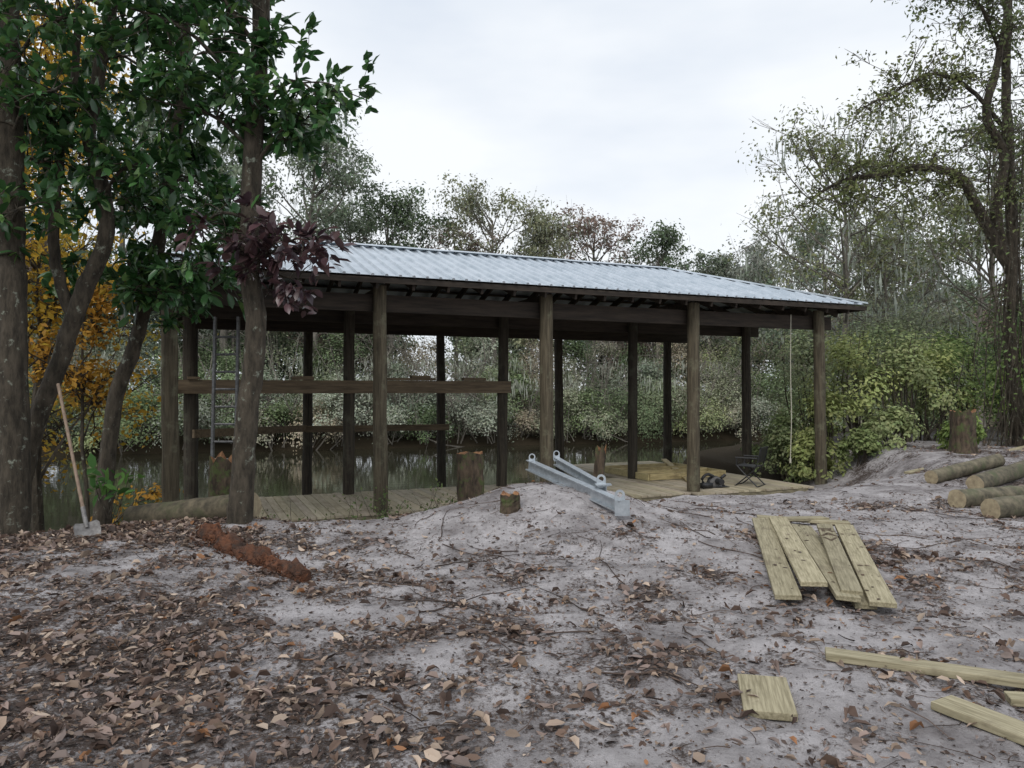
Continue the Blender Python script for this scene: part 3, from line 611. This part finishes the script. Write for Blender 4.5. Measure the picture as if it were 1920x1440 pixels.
def bush(g,x,y,r,h,n,size,col,z0=None,stems=10,m=1,bark=(.8,.8,.8),cl=None,cv=.22):
    z0=float(gz(x,y)) if z0 is None else z0; cl=cl or int(16+r*9)
    for _ in range(stems):
        az=R.random()*6.28; e=np.array([x+r*.8*math.cos(az)*R.random(),y+r*.8*math.sin(az)*R.random(),z0+h*R.uniform(.6,1.1)]); b=np.array([x+R.normal(0,.15*r),y+R.normal(0,.15*r),z0-.1])
        q=smooth_path([b,(b+e)/2+R.normal(0,.12*r,3),e],6); tube(g,q,np.linspace(.03,.006,6)*min(1,r),3,bark,0)
    for _ in range(cl):
        az=R.random()*6.28; el=R.random()**.7*1.5; rr=r*R.uniform(.65,1.08)
        o=np.array([math.cos(az)*math.cos(el),math.sin(az)*math.cos(el),math.sin(el)])
        c=np.array([x+rr*o[0],y+rr*o[1],z0+.12*h+h*.85*o[2]*R.uniform(.7,1.08)])
        leafcloud(g,c,r*R.uniform(.12,.24),n/cl*R.uniform(.4,1.6),size,np.array(col)*R.uniform(.75,1.28),m=m,flat=.75,out=o,cv=cv)
BC=[(.33,.38,.23),(.40,.42,.29),(.22,.28,.14),(.43,.42,.31),(.48,.42,.31),(.18,.24,.12),(.33,.38,.28),(.42,.45,.35),(.26,.33,.18),(.38,.42,.22)]  # far bank bush colours, kept pale with distance haze painted in
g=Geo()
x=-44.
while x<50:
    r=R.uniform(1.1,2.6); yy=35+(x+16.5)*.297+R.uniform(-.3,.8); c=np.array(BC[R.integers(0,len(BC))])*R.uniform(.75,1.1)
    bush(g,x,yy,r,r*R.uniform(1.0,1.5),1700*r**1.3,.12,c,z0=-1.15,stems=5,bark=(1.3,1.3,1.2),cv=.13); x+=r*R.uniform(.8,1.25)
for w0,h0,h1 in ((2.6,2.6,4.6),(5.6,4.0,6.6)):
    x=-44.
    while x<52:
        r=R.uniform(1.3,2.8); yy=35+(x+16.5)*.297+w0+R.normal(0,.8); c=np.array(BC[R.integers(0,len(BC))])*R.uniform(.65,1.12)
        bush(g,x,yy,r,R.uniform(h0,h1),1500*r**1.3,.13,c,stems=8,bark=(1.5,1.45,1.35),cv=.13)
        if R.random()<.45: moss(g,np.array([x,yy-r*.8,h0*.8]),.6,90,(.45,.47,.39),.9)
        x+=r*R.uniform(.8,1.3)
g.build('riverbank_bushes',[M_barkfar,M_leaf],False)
g=Geo()
for _ in range(120):
    x=R.uniform(-24,26); y=35+(x+16.5)*.297+R.uniform(-.5,5); z=float(gz(x,y)); h=R.uniform(2.0,6.5); b=np.array([x,y,z]); e=b+np.array([R.normal(0,2.2),R.normal(-.9,.7),h])
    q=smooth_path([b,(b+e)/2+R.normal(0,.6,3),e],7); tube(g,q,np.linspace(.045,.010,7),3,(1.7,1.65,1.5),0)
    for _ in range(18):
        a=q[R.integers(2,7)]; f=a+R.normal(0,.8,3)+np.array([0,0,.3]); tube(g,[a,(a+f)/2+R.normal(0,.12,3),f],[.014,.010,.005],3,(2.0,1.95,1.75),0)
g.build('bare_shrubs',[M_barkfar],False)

# ------------------------------------------------------------ yellow autumn trees at left
g=Geo()
tree(g,-9.0,14.0,9.5,2.5,.12,.12,(.48,.31,.045),7000,.13,0,26,6,clump=.12)
g.build('autumn_tree',[M_bark,M_leaf],False)
g=Geo(); tree(g,-10.6,15.5,8.5,2.8,.05,.12,(.38,.31,.07),7500,.13,0,24,6,clump=.12); g.build('autumn_tree',[M_bark,M_leaf],False)
g=Geo(); tree(g,-7.5,13.2,3.4,1.2,.1,.04,(.45,.25,.045),2000,.11,0,16,5,clump=.13); g.build('autumn_sapling',[M_bark,M_leaf],False)
for x,y,r,h,c in ((-8.6,11.0,.8,1.2,DG),(-7.6,11.6,.6,.9,(.1,.12,.04)),(-10.0,11.5,1.2,2.2,DG),(-9.4,9.5,.9,1.2,DG),(-11.5,12.5,1.5,3.5,(.09,.1,.03))):
    g=Geo(); bush(g,x,y,r,h,1700,.08,c,stems=8); g.build('shrub',[M_bark,M_leaf],False)
# ------------------------------------------------------------ right trees
g=Geo()
A=trunk(g,[(11.6,17,.1),(11.4,17,2.0),(11.34,17,3.2),(11.4,17,4.65),(11.34,17,6.8),(11.28,17,8.7),(11.34,17,10.5),(11.3,17,13)],[.19,.15,.14,.13,.12,.10,.09,.06],50,12)
Bq=trunk(g,[(11.38,17,4.4),(10.98,16.9,5.5),(11.1,16.8,6.84),(10.7,16.8,7.8),(10.98,16.8,9.04),(11.2,16.8,10.6),(10.9,16.8,12.5)],[.11,.12,.11,.10,.09,.07,.03],40,8)
Cq=trunk(g,[(11.35,17,4.3),(10.6,16.9,5.6),(10.1,16.8,6.36),(9.27,16.7,6.58),(8.3,16.6,6.4),(7.3,16.5,6.2),(6.6,16.5,5.8)],[.12,.12,.11,.095,.075,.05,.02],40,8)
Dq=trunk(g,[(11.2,17,7.6),(10.2,16.6,8.3),(9.2,16.3,8.5),(8.2,16.2,8.0),(7.4,16,7.6)],[.06,.05,.04,.03,.01],30,6)
Eq=trunk(g,[(11.3,17,8.8),(10.4,16.4,9.9),(9.6,16,10.3),(8.9,16,10.1)],[.05,.04,.03,.01],30,6)
def fine(g,path,n,t0,t1,ext,leafn,size,col,bias=(0,0,0),rad=.014):
    k=len(path)
    for _ in range(n):
        i=int(R.uniform(t0,t1)*(k-1)); p=path[i]; d=nrm(R.standard_normal(3)*np.array([1,1,.8])+np.array(bias)); Ln=ext*R.uniform(.3,1.2)
        q=smooth_path([p,p+d*Ln*.5+R.normal(0,.12,3),p+d*Ln+np.array([0,0,-.1*Ln])],7); tube(g,q,np.linspace(rad,.005,7),3,(1,1,1),0)
        for _ in range(6):
            a=q[R.integers(2,7)]; e=a+nrm(d+R.standard_normal(3)*.9)*Ln*.38; tube(g,[a,(a+e)/2+R.normal(0,.03,3),e],[.009,.007,.004],3,(.8,.8,.8),0)
            for s in (.5,1): leafcloud(g,a+(e-a)*s,.08+.04*Ln,leafn*R.uniform(0,1.5),size,np.array(col)*R.uniform(.7,1.3),m=1)
RO=(.18,.20,.085); RG=(.14,.17,.075)
fine(g,A,50,.35,1,1.5,4,.095,RG); fine(g,Bq,50,.2,1,1.2,4,.095,RG); fine(g,Cq,72,.3,1,1.15,6,.095,RO,(0,0,-.1)); fine(g,Dq,46,.2,1,1.0,5,.095,RO); fine(g,Eq,38,.2,1,1.0,4,.095,RG)
for _ in range(46):
    x0=11.35+R.normal(0,.35); y0=16.8+R.normal(0,.2); zt=R.uniform(3.5,8); q=smooth_path([(x0,y0,zt),(x0+R.normal(0,.15),y0,zt*.66),(x0+R.normal(0,.2),y0,zt*.33+.2),(x0+R.normal(0,.3),y0,.3)],14); tube(g,q,.008+.010*R.random(),3,(1.2,1.1,1.0),0)
leafcloud(g,np.array([11.3,16.7,2.2]),.5,500,.10,(.13,.18,.065),flat=2.0)
g.build('vine_covered_tree',[M_bark,M_leaf],False)
g=Geo(); tree(g,10.9,24,9.2,3.6,.35,.13,(.21,.225,.115),6000,.12,5,28,6,lean=(-.3,0),clump=.08); g.build('river_tree',[M_barkfar,M_leaf],False)
g=Geo(); tree(g,14.5,22,9.5,3.0,.3,.13,RG,4200,.12,4,22,6,clump=.09); g.build('river_tree',[M_barkfar,M_leaf],False)
g=Geo(); tree(g,13.5,27,7.0,3.0,.2,.12,(.28,.295,.20),6000,.13,8,22,6,clump=.09); g.build('river_tree',[M_barkfar,M_leaf],False)
g=Geo()
YG=(.34,.38,.15); DR=(.13,.19,.085)
for x,y,r,h,c in ((7.4,17.6,.8,1.7,YG),(8.4,18.3,1.1,2.6,YG),(9.4,18.0,1.1,2.4,(.30,.34,.16)),(10.4,18.6,1.2,2.3,YG),(8.0,20,1.3,3.0,(.28,.32,.18)),(11.5,19.5,1.4,2.8,(.21,.28,.10)),(12.6,18.3,1.3,2.2,(.24,.32,.10)),(13.5,20,1.6,3.2,DR),(10.3,21.5,1.5,3.2,(.24,.29,.15)),(7.0,18.9,.8,1.5,(.24,.29,.13)),(12.3,16.6,.8,1.2,(.21,.32,.09)),(15,22,2.0,3.5,DR),(12.5,23.5,1.8,3.8,(.27,.30,.19)),(16,19,1.8,3.2,DR),(9.6,15.9,.5,.6,(.24,.32,.1)),(6.9,16.9,.6,1.1,YG),(7.6,16.2,.45,.6,(.24,.29,.12)),(8.4,16.6,.6,.8,(.28,.32,.15)),(6.6,17.8,.7,1.2,(.26,.3,.15))):
    bush(g,x,y,r,h,2600*max(r,.7)**.8,.10,c,stems=14)
g.build('green_bushes',[M_bark,M_leaf],False)

# ------------------------------------------------------------ small plants
g=Geo()
for _ in range(10):
    az=R.random()*6.28; b=np.array([-5.0+R.normal(0,.04),9.3,-.1]); e=b+np.array([.18*math.cos(az),.18*math.sin(az),.4+.25*R.random()]); tube(g,[b,(b+e)/2,e],[.006,.005,.003],4,(1,1,1))
    whorls(g,[e],[e-b],3,.17,np.array([[.12,.24,.06],[.08,.18,.05]]))
g.build('sapling',[M_bark,M_leaf],True)
g=Geo()
for _ in range(75):
    s=R.choice([1.8,3.2,4.0,4.5,6.2,6.8])+R.normal(0,.35); v=R.uniform(-.9,.1); x,y=sv(s,v); z=G(x,y); b=np.array([x,y,z]); h=R.uniform(.15,.8)*R.uniform(.5,1); e=b+np.array([R.normal(0,.2),R.normal(0,.15),h])
    q=smooth_path([b,(b+e)/2+R.normal(0,.05,3),e],6); tube(g,q,[.005,.005,.004,.004,.003,.002],3,(1.2,1.1,1))
    for a in q[1:]: leafcloud(g,a,.06,R.integers(1,6),.055,(.15,.20,.08),m=1)
g.build('weeds',[M_bark,M_leaf],False)

# ------------------------------------------------------------ sky, sun, camera
w=bpy.data.worlds.new('World'); scene.world=w; w.use_nodes=True; nt=w.node_tree; L=nt.links
bg=nt.nodes['Background']
sky=N(nt,'ShaderNodeTexSky',sky_type='NISHITA'); sky.sun_disc=False; sky.sun_elevation=math.radians(48); sky.sun_rotation=math.radians(205)
sc=N(nt,'ShaderNodeVectorMath',operation='SCALE'); sc.inputs['Scale'].default_value=.10; L.new(sky.outputs[0],sc.inputs[0])
tc=N(nt,'ShaderNodeTexCoord'); mp=N(nt,'ShaderNodeMapping'); mp.inputs['Scale'].default_value=(1,1,3.0); L.new(tc.outputs['Generated'],mp.inputs[0])
n=N(nt,'ShaderNodeTexNoise',Scale=1.6,Detail=5,Roughness=.5); L.new(mp.outputs[0],n.inputs['Vector'])
cr_=N(nt,'ShaderNodeValToRGB'); L.new(n.outputs[0],cr_.inputs[0]); e=cr_.color_ramp.elements
e[0].position=.33; e[0].color=(.72,.80,.92,1); e[1].position=.62; e[1].color=(1.04,1.07,1.10,1)
mx=N(nt,'ShaderNodeMix',data_type='RGBA'); mx.inputs[0].default_value=.92; L.new(sc.outputs[0],mx.inputs[6]); L.new(cr_.outputs[0],mx.inputs[7]); L.new(mx.outputs[2],bg.inputs[0]); bg.inputs[1].default_value=1.0
sd=bpy.data.lights.new('sun','SUN'); sd.energy=1.4; sd.angle=math.radians(30); sd.color=(1,.97,.93); so=bpy.data.objects.new('sun',sd); COL.objects.link(so)
so.rotation_euler=(math.radians(42),0,math.radians(-25))
cam=bpy.data.cameras.new('camera'); cam.lens=26.25; cam.sensor_width=36; cam.clip_end=2000; co=bpy.data.objects.new('camera',cam); COL.objects.link(co)
co.location=(0,0,1.6); co.rotation_euler=(math.radians(90.4),0,0); scene.camera=co
scene.view_settings.view_transform='Standard'; scene.view_settings.look='None'; scene.view_settings.exposure=0
